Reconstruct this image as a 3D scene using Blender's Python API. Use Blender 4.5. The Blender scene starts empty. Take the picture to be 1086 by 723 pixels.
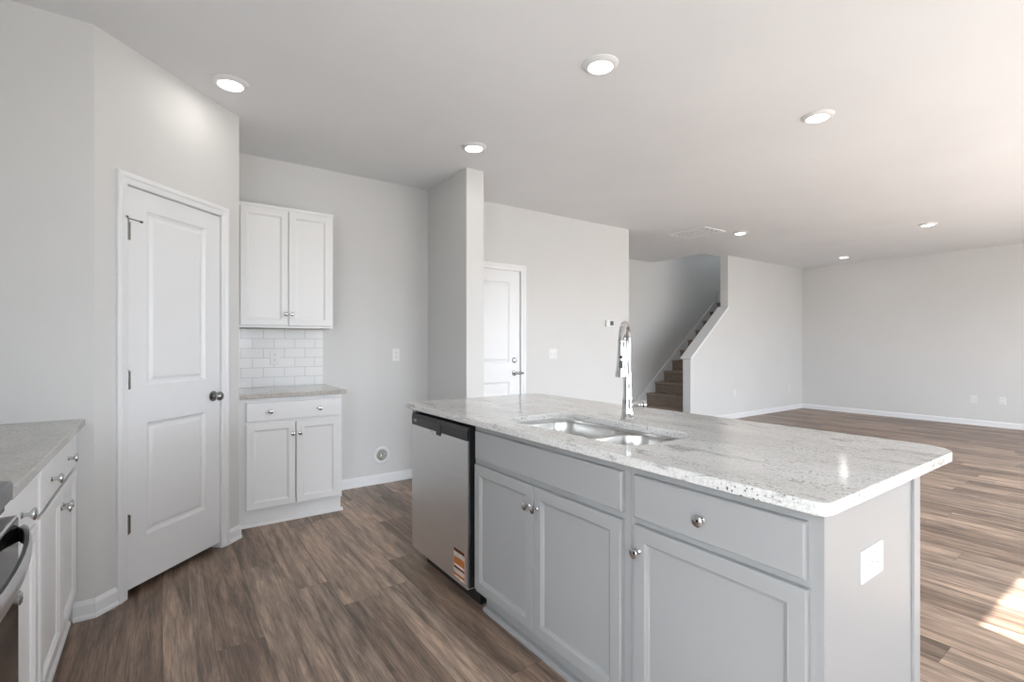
import bpy, bmesh, math, random
from mathutils import Vector, Matrix
random.seed(7)
C = bpy.context.scene.collection
SC = bpy.context.scene
PI = math.pi

# ---------------------------------------------------------------- camera
YAW = math.radians(35.3)
CAM_H = 1.255
cam_d = bpy.data.cameras.new('camera')
cam = bpy.data.objects.new('camera', cam_d)
C.objects.link(cam)
cam.location = (0, 0, CAM_H)
cam.rotation_euler = (PI / 2, 0, -YAW)
cam_d.sensor_width = 36.0
cam_d.lens = 36.0 * 523.4 / 1086.0
cam_d.shift_y = 3.0 / 1086.0
cam_d.clip_start = 0.02
SC.camera = cam

# ---------------------------------------------------------------- light and exposure
SC.view_settings.view_transform = 'Standard'
SC.view_settings.look = 'None'
SC.view_settings.gamma = 1.0
SC.view_settings.use_curve_mapping = False
SC.view_settings.exposure = 0.17
W = bpy.data.worlds.new('World')
SC.world = W
W.use_nodes = True
bg = W.node_tree.nodes['Background']
bg.inputs[0].default_value = (0.86, 0.94, 1.0, 1)
SKY = 10.0
bg.inputs[1].default_value = SKY
# bright hazy sky above the horizon, a duller paved yard below it
_t = W.node_tree
_g = _t.nodes.new('ShaderNodeTexCoord')
_s = _t.nodes.new('ShaderNodeSeparateXYZ')
_r = _t.nodes.new('ShaderNodeValToRGB')
_m = _t.nodes.new('ShaderNodeMapRange')
_m.inputs['From Min'].default_value = -1
_m.inputs['From Max'].default_value = 1
_t.links.new(_g.outputs['Generated'], _s.inputs[0])
_t.links.new(_s.outputs[2], _m.inputs['Value'])
_t.links.new(_m.outputs[0], _r.inputs[0])
_r.color_ramp.elements[0].position = 0.485
_r.color_ramp.elements[0].color = (0.60, 0.61, 0.60, 1)
_r.color_ramp.elements[1].position = 0.51
_r.color_ramp.elements[1].color = (1.02, 1.12, 1.23, 1)
_t.links.new(_r.outputs[0], bg.inputs[0])
sun_d = bpy.data.lights.new('sun', 'SUN')
sun_d.energy = 24.0
sun_d.angle = math.radians(0.6)
sun_d.color = (1.0, 0.985, 0.955)
sun = bpy.data.objects.new('sun', sun_d)
C.objects.link(sun)
SUN_DIR = Vector((0.17, 1.0, -1.0)).normalized()
sun.rotation_euler = SUN_DIR.to_track_quat('-Z', 'Y').to_euler()
LAMP_W = 0.8

# ---------------------------------------------------------------- key measures
H = 2.725            # ceiling
YB = 4.315           # back wall of the kitchen and garage-door wall
YL = 4.62            # stair wall of the living room
YH = 5.80            # back wall of the hall and stairs
XE = 10.25           # far wall of the living room
XW = -0.93           # wall behind the range
YS = -1.3            # window wall behind the camera
DX0, DY0 = -0.257, 2.968      # pantry wall, start
DX1, DY1 = 0.404, 3.629       # pantry wall, end
CT = 0.914           # counter height
CB = 0.884

# ---------------------------------------------------------------- materials
def principled(name, col, rough=0.5, metal=0.0, spec=None):
    m = bpy.data.materials.new(name)
    m.use_nodes = True
    b = m.node_tree.nodes['Principled BSDF']
    b.inputs['Base Color'].default_value = (*col, 1)
    b.inputs['Roughness'].default_value = rough
    b.inputs['Metallic'].default_value = metal
    if spec is not None:
        b.inputs['Specular IOR Level'].default_value = spec
    return m

class NT:
    def __init__(s, m):
        s.t = m.node_tree
        s.b = s.t.nodes['Principled BSDF']
    def n(s, typ, **kw):
        nd = s.t.nodes.new(typ)
        for k, v in kw.items():
            setattr(nd, k, v)
        return nd
    def l(s, a, b):
        s.t.links.new(a, b)
    def math(s, op, a, b=None, c=None):
        nd = s.n('ShaderNodeMath', operation=op)
        for i, v in enumerate((a, b, c)):
            if v is None:
                continue
            if isinstance(v, (int, float)):
                nd.inputs[i].default_value = v
            else:
                s.l(v, nd.inputs[i])
        return nd.outputs[0]
    def ramp(s, fac, stops, interp='LINEAR'):
        nd = s.n('ShaderNodeValToRGB')
        cr = nd.color_ramp
        cr.interpolation = interp
        while len(cr.elements) < len(stops):
            cr.elements.new(0.5)
        for e, (p, c) in zip(cr.elements, stops):
            e.position = p
            e.color = (*c, 1) if len(c) == 3 else c
        s.l(fac, nd.inputs[0])
        return nd.outputs[0]
    def mix(s, fac, a, b, blend='MIX'):
        nd = s.n('ShaderNodeMix', data_type='RGBA', blend_type=blend)
        for sock, v in ((nd.inputs[0], fac), (nd.inputs[6], a), (nd.inputs[7], b)):
            if isinstance(v, (int, float)):
                sock.default_value = v
            elif isinstance(v, tuple):
                sock.default_value = (*v, 1)
            else:
                s.l(v, sock)
        return nd.outputs[2]
    def coords(s, scale=(1, 1, 1), rot=(0, 0, 0)):
        # world-space coordinates (everything is static)
        g = s.n('ShaderNodeNewGeometry')
        mp = s.n('ShaderNodeMapping')
        mp.inputs['Scale'].default_value = scale
        mp.inputs['Rotation'].default_value = rot
        s.l(g.outputs['Position'], mp.inputs[0])
        return mp.outputs[0]
    def noise(s, vec, scale, detail=3, rough=0.5, dist=0.0):
        nd = s.n('ShaderNodeTexNoise')
        nd.inputs['Scale'].default_value = scale
        nd.inputs['Detail'].default_value = detail
        nd.inputs['Roughness'].default_value = rough
        nd.inputs['Distortion'].default_value = dist
        s.l(vec, nd.inputs['Vector'])
        return nd.outputs['Fac']
    def bump(s, height, strength=0.1, dist=0.002):
        nd = s.n('ShaderNodeBump')
        nd.inputs['Strength'].default_value = strength
        nd.inputs['Distance'].default_value = dist
        s.l(height, nd.inputs['Height'])
        s.l(nd.outputs[0], s.b.inputs['Normal'])

def paint(name, col, rough=0.5, var=0.02, bump=0.05, bscale=220):
    m = principled(name, col, rough)
    t = NT(m)
    n = t.noise(t.coords(), 1.3, 2)
    lo = tuple(max(0, c * (1 - var)) for c in col)
    hi = tuple(min(1, c * (1 + var)) for c in col)
    t.l(t.ramp(n, [(0.3, lo), (0.7, hi)]), t.b.inputs['Base Color'])
    if bump:
        t.bump(t.noise(t.coords(), bscale, 2), bump, 0.001)
    return m

def brushed(name, col, rough, scale):
    m = principled(name, col, rough, 1.0)
    t = NT(m)
    n = t.noise(t.coords(scale), 300, 2)
    t.l(t.ramp(n, [(0.3, (rough * 0.92,) * 3), (0.7, (rough * 1.08,) * 3)]), t.b.inputs['Roughness'])
    t.l(t.ramp(n, [(0.3, tuple(c * 0.96 for c in col)), (0.7, tuple(c * 1.04 for c in col))]), t.b.inputs['Base Color'])
    return m

M = {}
M['wall'] = paint('wall_paint', (0.66, 0.655, 0.645), 0.65)
M['ceiling'] = paint('ceiling_paint', (0.79, 0.80, 0.81), 0.8)
M['trim'] = paint('white_trim_paint', (0.80, 0.805, 0.815), 0.35, 0.01, 0.02)
M['white'] = paint('white_cabinet_paint', (0.80, 0.80, 0.80), 0.35, 0.01, 0.015)
M['grey'] = paint('grey_cabinet_paint', (0.30, 0.298, 0.293), 0.4, 0.015, 0.02)
M['chrome'] = principled('polished_chrome', (0.58, 0.585, 0.59), 0.06, 1.0)
M['nickel'] = principled('satin_nickel', (0.30, 0.295, 0.29), 0.25, 1.0)
M['steel'] = brushed('brushed_steel', (0.74, 0.745, 0.75), 0.36, (0.01, 0.01, 1))
M['dark_steel'] = principled('dark_cooktop_steel', (0.20, 0.20, 0.205), 0.3, 1.0)
M['range_steel'] = brushed('brushed_range_steel', (0.68, 0.68, 0.69), 0.32, (1, 0.02, 1))
M['sinksteel'] = principled('satin_sink_steel', (0.62, 0.61, 0.595), 0.30, 1.0)
M['pocket'] = principled('pale_grey_plastic', (0.62, 0.62, 0.61), 0.4)
M['black'] = principled('black_plastic', (0.012, 0.012, 0.013), 0.35)
M['darkgap'] = principled('black_rubber', (0.006, 0.006, 0.006), 0.8)
M['blackglass'] = principled('black_oven_glass', (0.008, 0.008, 0.009), 0.06)
M['plate'] = principled('white_plastic', (0.76, 0.76, 0.76), 0.3)
M['vent'] = principled('white_enamel', (0.90, 0.90, 0.90), 0.3)
M['slot'] = principled('dark_slot', (0.06, 0.06, 0.06), 0.6)
M['greymark'] = principled('pale_grey_print', (0.45, 0.45, 0.45), 0.5)
M['screen'] = principled('thermostat_screen', (0.10, 0.11, 0.11), 0.25)
M['orange'] = principled('orange_print', (0.42, 0.13, 0.03), 0.5)
M['brownprint'] = principled('brown_print', (0.05, 0.018, 0.01), 0.5)
M['label'] = principled('label_paper', (0.66, 0.60, 0.55), 0.5)
M['boxinside'] = paint('recessed_box_inside', (0.34, 0.34, 0.31), 0.6, 0.1, 0)
M['brass'] = principled('valve_metal', (0.6, 0.58, 0.55), 0.25, 1.0)

def lens_mat():
    m = bpy.data.materials.new('glowing_lens')
    m.use_nodes = True
    b = m.node_tree.nodes['Principled BSDF']
    b.inputs['Base Color'].default_value = (0.9, 0.9, 0.9, 1)
    b.inputs['Emission Color'].default_value = (1, 0.97, 0.92, 1)
    b.inputs['Emission Strength'].default_value = 6.0
    return m
M['lens'] = lens_mat()

def granite(name, base, vein, speck, pale, streak=(1, 0.3, 1), dark=0.6, veins=1.0, dot=95):
    m = principled(name, base, 0.10)
    t = NT(m)
    co = t.coords()
    cs = t.coords(streak, (0, 0, 0.25))
    big = t.noise(cs, 4.0, 6, 0.62, 0.6)
    mid = t.noise(cs, 14, 6, 0.7, 1.6)
    fine = t.noise(co, 120, 3, 0.65)
    grain = t.noise(co, 330, 2, 0.6)
    col = t.ramp(big, [(0.34, base), (0.62, pale)])
    v = t.ramp(mid, [(0.565, (0, 0, 0)), (0.66, (1, 1, 1))])
    col = t.mix(t.math('MULTIPLY', v, 0.75 * veins), col, vein)
    g = t.ramp(fine, [(0.36, (0.80, 0.795, 0.79)), (0.56, (1.03, 1.03, 1.03))])
    col = t.mix(0.8, col, g, 'MULTIPLY')
    g2 = t.ramp(grain, [(0.35, (0.85, 0.85, 0.85)), (0.65, (1.08, 1.08, 1.08))])
    col = t.mix(0.7, col, g2, 'MULTIPLY')
    vo = t.n('ShaderNodeTexVoronoi')
    vo.inputs['Scale'].default_value = dot
    t.l(co, vo.inputs['Vector'])
    dots = t.ramp(vo.outputs['Distance'], [(0.20, (1, 1, 1)), (0.32, (0, 0, 0))])
    mask = t.ramp(t.noise(cs, 9, 5, 0.65), [(0.50, (0, 0, 0)), (0.60, (1, 1, 1))])
    sp = t.math('MULTIPLY', t.math('MULTIPLY', dots, mask), dark)
    col = t.mix(sp, col, speck)
    t.l(col, t.b.inputs['Base Color'])
    return m
M['granite'] = granite('island_granite', (0.60, 0.585, 0.56), (0.31, 0.295, 0.28), (0.07, 0.06, 0.055), (0.70, 0.69, 0.675), dark=0.9)
M['granite_tan'] = granite('nook_granite', (0.44, 0.41, 0.37), (0.30, 0.27, 0.24), (0.05, 0.04, 0.035), (0.56, 0.53, 0.49), (1, 1, 1), dark=0.9)
M['granite_left'] = granite('range_run_granite', (0.37, 0.35, 0.325), (0.31, 0.29, 0.265), (0.16, 0.14, 0.12), (0.43, 0.41, 0.385), (1, 1, 1), dark=0.4, veins=0.5)

def plank_floor():
    m = principled('oak_plank_floor', (0.2, 0.14, 0.1), 0.36)
    t = NT(m)
    g = t.n('ShaderNodeNewGeometry')
    sp = t.n('ShaderNodeSeparateXYZ')
    t.l(g.outputs['Position'], sp.inputs[0])
    x, y = sp.outputs[0], sp.outputs[1]
    PW, PL = 0.178, 1.22
    u = t.math('DIVIDE', x, PW)
    row = t.math('FLOOR', u)
    fu = t.math('FRACT', u)
    wn = t.n('ShaderNodeTexWhiteNoise', noise_dimensions='1D')
    t.l(row, wn.inputs['W'])
    v = t.math('ADD', t.math('DIVIDE', y, PL), t.math('MULTIPLY', wn.outputs['Value'], 7.3))
    pid = t.math('FLOOR', v)
    fv = t.math('FRACT', v)
    cid = t.n('ShaderNodeCombineXYZ')
    t.l(row, cid.inputs[0]); t.l(pid, cid.inputs[1])
    wn2 = t.n('ShaderNodeTexWhiteNoise', noise_dimensions='3D')
    t.l(cid.outputs[0], wn2.inputs['Vector'])
    rnd = wn2.outputs['Value']
    # grain space: stretched along the plank, shifted per plank
    gx = t.math('ADD', x, t.math('MULTIPLY', rnd, 31.0))
    gy = t.math('MULTIPLY', t.math('ADD', y, t.math('MULTIPLY', rnd, 17.0)), 0.05)
    gv = t.n('ShaderNodeCombineXYZ')
    t.l(gx, gv.inputs[0]); t.l(gy, gv.inputs[1])
    g1 = t.noise(gv.outputs[0], 19, 5, 0.62, 1.1)
    g2 = t.noise(gv.outputs[0], 150, 3, 0.6, 0.4)
    gv2 = t.n('ShaderNodeCombineXYZ')
    t.l(gx, gv2.inputs[0]); t.l(t.math('MULTIPLY', gy, 3.0), gv2.inputs[1])
    wv = t.n('ShaderNodeTexWave', wave_type='RINGS', rings_direction='Y')
    wv.inputs['Scale'].default_value = 5.0
    wv.inputs['Distortion'].default_value = 9.0
    wv.inputs['Detail'].default_value = 3.0
    wv.inputs['Detail Scale'].default_value = 1.6
    t.l(gv2.outputs[0], wv.inputs['Vector'])
    base = t.ramp(rnd, [(0.0, (0.190, 0.132, 0.098)), (0.3, (0.275, 0.195, 0.146)), (0.55, (0.370, 0.268, 0.202)), (0.8, (0.325, 0.241, 0.186)), (1.0, (0.235, 0.175, 0.138))])
    dark = t.ramp(g1, [(0.32, (0.42, 0.40, 0.39)), (0.50, (1.0, 1.0, 1.0)), (0.70, (1.45, 1.40, 1.36))])
    col = t.mix(0.9, base, dark, 'MULTIPLY')
    gb = t.n('ShaderNodeCombineXYZ')
    t.l(t.math('MULTIPLY', gx, 1.0), gb.inputs[0]); t.l(t.math('MULTIPLY', gy, 4.0), gb.inputs[1])
    g0 = t.noise(gb.outputs[0], 7.0, 4, 0.6, 1.5)
    col = t.mix(0.85, col, t.ramp(g0, [(0.34, (0.58, 0.56, 0.55)), (0.50, (0.98, 0.98, 0.98)), (0.66, (1.25, 1.22, 1.19))]), 'MULTIPLY')
    fine = t.ramp(g2, [(0.33, (0.48, 0.46, 0.44)), (0.58, (1.15, 1.15, 1.15))])
    col = t.mix(0.7, col, fine, 'MULTIPLY')
    wr = t.ramp(wv.outputs['Fac'], [(0.0, (0.80, 0.79, 0.78)), (0.6, (1.08, 1.08, 1.08))])
    col = t.mix(0.55, col, wr, 'MULTIPLY')
    ex = t.math('ABSOLUTE', t.math('SUBTRACT', fu, 0.5))
    ey = t.math('ABSOLUTE', t.math('SUBTRACT', fv, 0.5))
    gap = t.math('MAXIMUM', t.math('GREATER_THAN', ex, 0.4925), t.math('GREATER_THAN', ey, 0.4989))
    col = t.mix(t.math('MULTIPLY', gap, 0.55), col, (0.05, 0.035, 0.026))
    t.l(col, t.b.inputs['Base Color'])
    t.l(t.ramp(g2, [(0.2, (0.32,) * 3), (0.8, (0.46,) * 3)]), t.b.inputs['Roughness'])
    t.bump(t.math('SUBTRACT', t.math('MULTIPLY', g2, 0.4), gap), 0.12, 0.001)
    return m
M['floor'] = plank_floor()

def carpet():
    m = principled('brown_carpet', (0.16, 0.125, 0.10), 0.95, 0, 0.1)
    t = NT(m)
    n = t.noise(t.coords(), 90, 4, 0.7)
    n2 = t.noise(t.coords(), 14, 3, 0.6)
    col = t.ramp(n, [(0.3, (0.17, 0.135, 0.11)), (0.7, (0.40, 0.325, 0.27))])
    col = t.mix(0.4, col, t.ramp(n2, [(0.3, (0.75,) * 3), (0.7, (1.2,) * 3)]), 'MULTIPLY')
    t.l(col, t.b.inputs['Base Color'])
    t.bump(n, 0.6, 0.01)
    return m
M['carpet'] = carpet()

def subway():
    # 6 x 3 inch tiles in running bond, thin grey joints
    m = principled('white_subway_tile', (0.82, 0.82, 0.82), 0.12)
    t = NT(m)
    g = t.n('ShaderNodeNewGeometry')
    sp = t.n('ShaderNodeSeparateXYZ')
    t.l(g.outputs['Position'], sp.inputs[0])
    cv = t.n('ShaderNodeCombineXYZ')
    t.l(t.math('SUBTRACT', sp.outputs[0], 0.494), cv.inputs[0])
    t.l(t.math('SUBTRACT', sp.outputs[2], CT), cv.inputs[1])
    br = t.n('ShaderNodeTexBrick')
    br.offset = 0.5
    br.inputs['Color1'].default_value = (0.80, 0.80, 0.80, 1)
    br.inputs['Color2'].default_value = (0.84, 0.84, 0.84, 1)
    br.inputs['Mortar'].default_value = (0.50, 0.50, 0.495, 1)
    br.inputs['Scale'].default_value = 1.0
    br.inputs['Mortar Size'].default_value = 0.0016
    br.inputs['Mortar Smooth'].default_value = 0.2
    br.inputs['Brick Width'].default_value = 0.1545
    br.inputs['Row Height'].default_value = 0.0765
    t.l(cv.outputs[0], br.inputs['Vector'])
    t.l(br.outputs['Color'], t.b.inputs['Base Color'])
    inv = t.math('SUBTRACT', 1.0, br.outputs['Fac'])
    t.bump(inv, 0.5, 0.001)
    return m
M['tile'] = subway()

def glass():
    m = bpy.data.materials.new('window_glass')
    m.use_nodes = True
    nt = m.node_tree
    nt.nodes.remove(nt.nodes['Principled BSDF'])
    tr = nt.nodes.new('ShaderNodeBsdfTransparent')
    gl = nt.nodes.new('ShaderNodeBsdfGlossy')
    gl.inputs['Roughness'].default_value = 0.02
    mx = nt.nodes.new('ShaderNodeMixShader')
    mx.inputs[0].default_value = 0.06
    nt.links.new(tr.outputs[0], mx.inputs[1]); nt.links.new(gl.outputs[0], mx.inputs[2])
    nt.links.new(mx.outputs[0], nt.nodes['Material Output'].inputs[0])
    return m
M['glass'] = glass()

# ---------------------------------------------------------------- mesh helpers
ident = lambda a, b, c: (a, b, c)

class MB:
    """Collects shapes in one bmesh; fr maps local (a along, b outward, c up) to the world."""
    def __init__(s, fr=ident):
        s.bm = bmesh.new()
        s.fr = fr
    def v(s, a, b, c):
        return s.bm.verts.new(s.fr(a, b, c))
    def face(s, vs):
        try:
            return s.bm.faces.new(vs)
        except ValueError:
            return None
    def box(s, a0, a1, b0, b1, c0, c1, bev=0.0, seg=2):
        t = bmesh.new()
        bmesh.ops.create_cube(t, size=1.0)
        for q in t.verts:
            q.co = Vector(((a0 + a1) / 2 + q.co.x * (a1 - a0), (b0 + b1) / 2 + q.co.y * (b1 - b0), (c0 + c1) / 2 + q.co.z * (c1 - c0)))
        if bev > 0:
            bmesh.ops.bevel(t, geom=list(t.edges), offset=bev, segments=seg, profile=0.5, affect='EDGES')
        s.merge(t)
        return s
    def merge(s, t):
        mp = {}
        for q in t.verts:
            mp[q] = s.v(*q.co)
        for f in t.faces:
            s.face([mp[q] for q in f.verts])
        t.free()
    def rings(s, a0, a1, c0, c1, prof, back=None):
        """Rectangle with nested rings (inset, height b); last ring closed by a face; back closes behind."""
        loops = []
        for ins, b in prof:
            loops.append([s.v(a0 + ins, b, c0 + ins), s.v(a1 - ins, b, c0 + ins), s.v(a1 - ins, b, c1 - ins), s.v(a0 + ins, b, c1 - ins)])
        for l0, l1 in zip(loops, loops[1:]):
            for i in range(4):
                s.face([l0[i], l0[(i + 1) % 4], l1[(i + 1) % 4], l1[i]])
        s.face(loops[-1])
        if back:
            s.face(loops[0][::-1])
        return s
    def lathe(s, prof, origin, axis='b', n=24, close=True):
        """prof = [(radius, distance along axis)]"""
        loops = []
        for r, h in prof:
            lp = []
            for i in range(n):
                an = 2 * PI * i / n
                p, q = r * math.cos(an), r * math.sin(an)
                o = {'a': (h, p, q), 'b': (p, h, q), 'c': (p, q, h)}[axis]
                lp.append(s.v(origin[0] + o[0], origin[1] + o[1], origin[2] + o[2]))
            loops.append(lp)
        for l0, l1 in zip(loops, loops[1:]):
            for i in range(n):
                s.face([l0[i], l0[(i + 1) % n], l1[(i + 1) % n], l1[i]])
        if close:
            s.face(loops[0]); s.face(loops[-1])
        return s
    def tube(s, pts, rad, n=16, sx=1.0):
        pts = [Vector(p) for p in pts]
        rads = rad if isinstance(rad, (list, tuple)) else [rad] * len(pts)
        loops = []
        up = Vector((0, 0, 1))
        prev = None
        for i, p in enumerate(pts):
            tn = (pts[min(i + 1, len(pts) - 1)] - pts[max(i - 1, 0)]).normalized()
            if prev is None:
                ref = up if abs(tn.dot(up)) < 0.9 else Vector((1, 0, 0))
                nx = tn.cross(ref).normalized()
            else:
                nx = (prev - tn * prev.dot(tn)).normalized()
            ny = tn.cross(nx)
            prev = nx
            lp = []
            for k in range(n):
                an = 2 * PI * k / n
                q = p + nx * (math.cos(an) * rads[i]) + ny * (math.sin(an) * rads[i] * sx)
                lp.append(s.v(*q))
            loops.append(lp)
        for l0, l1 in zip(loops, loops[1:]):
            for i in range(n):
                s.face([l0[i], l0[(i + 1) % n], l1[(i + 1) % n], l1[i]])
        s.face(loops[0]); s.face(loops[-1])
        return s
    def prism(s, poly, lo, hi, axis='c'):
        """polygon extruded along an axis; poly holds the two other coordinates in order"""
        def put(p, q, h):
            return {'a': (h, p, q), 'b': (p, h, q), 'y': (p, h, q), 'c': (p, q, h)}[axis]
        l0 = [s.v(*put(p, q, lo)) for p, q in poly]
        l1 = [s.v(*put(p, q, hi)) for p, q in poly]
        n = len(poly)
        for i in range(n):
            s.face([l0[i], l0[(i + 1) % n], l1[(i + 1) % n], l1[i]])
        s.face(l0); s.face(l1)
        return s
    def build(s, name, mat, parent=None, smooth=False):
        bm = s.bm
        bmesh.ops.recalc_face_normals(bm, faces=list(bm.faces))
        if not bm.verts:
            return None
        lo = Vector([min(q.co[i] for q in bm.verts) for i in range(3)])
        hi = Vector([max(q.co[i] for q in bm.verts) for i in range(3)])
        org = Vector(((lo.x + hi.x) / 2, (lo.y + hi.y) / 2, lo.z))
        for q in bm.verts:
            q.co -= org
        me = bpy.data.meshes.new(name)
        bm.to_mesh(me)
        bm.free()
        me.materials.append(mat)
        if smooth:
            for p in me.polygons:
                p.use_smooth = True
            try:
                me.set_sharp_from_angle(angle=math.radians(40))
            except Exception:
                pass
        o = bpy.data.objects.new(name, me)
        C.objects.link(o)
        if parent is not None:
            o.parent = parent
            o.location = org - world_loc(parent)
        else:
            o.location = org
        return o

def world_loc(o):
    p = Vector(o.location)
    while o.parent:
        o = o.parent
        p += Vector(o.location)
    return p

def thing(name, loc, label, cat, group=None):
    o = bpy.data.objects.new(name, None)
    C.objects.link(o)
    o.location = loc
    o.empty_display_size = 0.05
    o['label'] = label
    o['category'] = cat
    if group:
        o['group'] = group
    return o

def struct(o):
    o['kind'] = 'structure'
    return o

def sroot(name, loc):
    o = bpy.data.objects.new(name, None)
    C.objects.link(o)
    o.location = loc
    o['kind'] = 'structure'
    return o

def copy_thing(root, delta, label):
    r = root.copy()
    C.objects.link(r)
    r.location = Vector(root.location) + Vector(delta)
    r['label'] = label
    for ch in root.children:
        c = ch.copy()
        C.objects.link(c)
        c.parent = r
        for g in ch.children:
            d = g.copy()
            C.objects.link(d)
            d.parent = c
    return r

def rrect(x0, x1, y0, y1, radii, n=10):
    """rounded rectangle; radii for corners (x0y0, x1y0, x1y1, x0y1)"""
    pts = []
    for (cx, cy, r, a0) in ((x0, y0, radii[0], PI), (x1, y0, radii[1], 1.5 * PI), (x1, y1, radii[2], 0), (x0, y1, radii[3], 0.5 * PI)):
        ox = cx + r if cx == x0 else cx - r
        oy = cy + r if cy == y0 else cy - r
        for i in range(n + 1):
            a = a0 + (PI / 2) * i / n
            pts.append((ox + r * math.cos(a), oy + r * math.sin(a)))
    return pts

def counter(name, outer_fn, inner_fn, mat, z0=CB, z1=CT, e=0.004):
    """slab with eased edges; outer_fn(grow) / inner_fn(grow) return loops"""
    bm = bmesh.new()
    def loop(pts, z):
        vs = [bm.verts.new((x, y, z)) for x, y in pts]
        return vs
    def bridge(l0, l1):
        n = len(l0)
        for i in range(n):
            bm.faces.new([l0[i], l0[(i + 1) % n], l1[(i + 1) % n], l1[i]])
    def edges(l):
        return [bm.edges.get((l[i], l[(i + 1) % len(l)])) or bm.edges.new((l[i], l[(i + 1) % len(l)])) for i in range(len(l))]
    sides = []
    for fn, sg in ((outer_fn, 1), (inner_fn, -1)):
        if fn is None:
            continue
        a = loop(fn(-e), z1)
        am = loop(fn(-e * 0.3), z1 - e * 0.3)
        b = loop(fn(0), z1 - e)
        c = loop(fn(0), z0 + e * 0.6)
        d = loop(fn(-e * 0.6), z0)
        bridge(a, am); bridge(am, b); bridge(b, c); bridge(c, d)
        sides.append((a, d))
    for k in (0, 1):
        ed = []
        for sd in sides:
            ed += edges(sd[k])
        bmesh.ops.triangle_fill(bm, use_beauty=True, use_dissolve=False, edges=ed)
    t = MB()
    t.bm.free()
    t.bm = bm
    return t

# ---------------------------------------------------------------- room shell
def wall(name, boxes, mat=None):
    m = MB()
    for b in boxes:
        m.box(*b)
    return struct(m.build(name, mat or M['wall']))

struct(MB().box(XW - 0.2, XE + 0.2, YS - 0.2, YH + 0.2, -0.12, 0).build('floor', M['floor']))
cm = MB()
cm.box(XW - 0.15, XE + 0.15, YS - 0.15, 4.765, H, H + 0.28)
cm.box(XW - 0.15, 7.22, 4.765, YH + 0.15, H, H + 0.28)
struct(cm.build('ceiling', M['ceiling']))

WY0, WY1, WZ0, WZ1 = -1.20, 0.50, 0.40, 2.25  # unseen west opening, added to light the kitchen aisle and island front
wall('wall_west', [(XW - 0.15, XW, WY1, YB, 0, H), (XW - 0.15, XW, YS - 0.15, WY0, 0, H), (XW - 0.15, XW, WY0, WY1, 0, WZ0), (XW - 0.15, XW, WY0, WY1, WZ1, H)])
wall('wall_pantry_front', [(XW - 0.15, DX0 - 0.12, DY0, DY0 + 0.11, 0, H), (DX0 - 0.12, DX0, DY0, DY0 + 0.0002, 0, H)])

# angled pantry wall, with its door opening
SQ = math.sqrt(0.5)
def fr_diag(a, b, c):
    return (DX0 + SQ * a + SQ * b, DY0 + SQ * a - SQ * b, c)
LD = math.hypot(DX1 - DX0, DY1 - DY0)
S_OFF = 0.010       # measured offset of the door along the wall
s0, s1 = 0.163 - 0.002, 0.771 + 0.002       # slab edges along the wall
dz1 = 2.036
m = MB(fr_diag)
m.box(0, s0 - 0.012, -0.115, 0, 0, H)
m.box(s1 + 0.012, LD, -0.115, 0, 0, H)
m.box(s0 - 0.012, s1 + 0.012, -0.115, 0, dz1 + 0.014, H)
struct(m.build('wall_pantry_angled', M['wall']))
wall('wall_pantry_side', [(DX1 - 0.09, DX1, DY1 + 0.001, YB, 0, H)])
wall('wall_back_nook', [(XW - 0.15, 2.15, YB, YB + 0.12, 0, H)])
wall('wall_refrigerator_side', [(2.069, 2.239, 3.58, YB, 0, H)])
GX0, GX1, GZ = 2.355, 3.168, 2.036
wall('wall_garage', [(2.15, GX0 - 0.014, YB, YB + 0.12, 0, H), (GX1 + 0.014, 4.90, YB, YB + 0.12, 0, H), (GX0 - 0.014, GX1 + 0.014, YB, YB + 0.12, GZ + 0.014, H)])
wall('wall_hall_left', [(4.78, 4.90, YB + 0.12, YH, 0, H)])
wall('wall_hall_back', [(4.78, XE + 0.15, YH, YH + 0.12, 0, 5.2)])
wall('wall_living_east', [(XE, XE + 0.12, YS - 0.15, YL, 0, H)])

# stair wall: a half wall that rises with the stairs, then full height
KX0, KX1, KZ0, KZ1 = 6.66, 7.668, 1.045, 1.865
WT = 0.135
m = MB()
m.prism([(KX0, 0), (XE + 0.12, 0), (XE + 0.12, H), (KX1, H), (KX1, KZ1), (KX0, KZ0)], YL, YL + WT, 'b')
struct(m.build('wall_stair', M['wall']))
wall('wall_stairwell_upper', [(7.22, XE + 0.12, YL, YL + WT, H + 0.28, 5.2), (7.10, 7.22, YL, YH, H + 0.28, 5.2)])
wall('wall_stairwell_east', [(XE, XE + 0.12, YL + WT, YH, 0, 3.7), (XE, XE + 0.12, YL + WT, YH, 4.6, 5.2), (XE, XE + 0.12, YL + WT, 4.95, 3.7, 4.6), (XE, XE + 0.12, 5.60, YH, 3.7, 4.6)])
struct(MB().box(7.10, XE + 0.12, YL, YH + 0.12, 5.2, 5.3).build('ceiling_stairwell', M['ceiling']))

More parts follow.
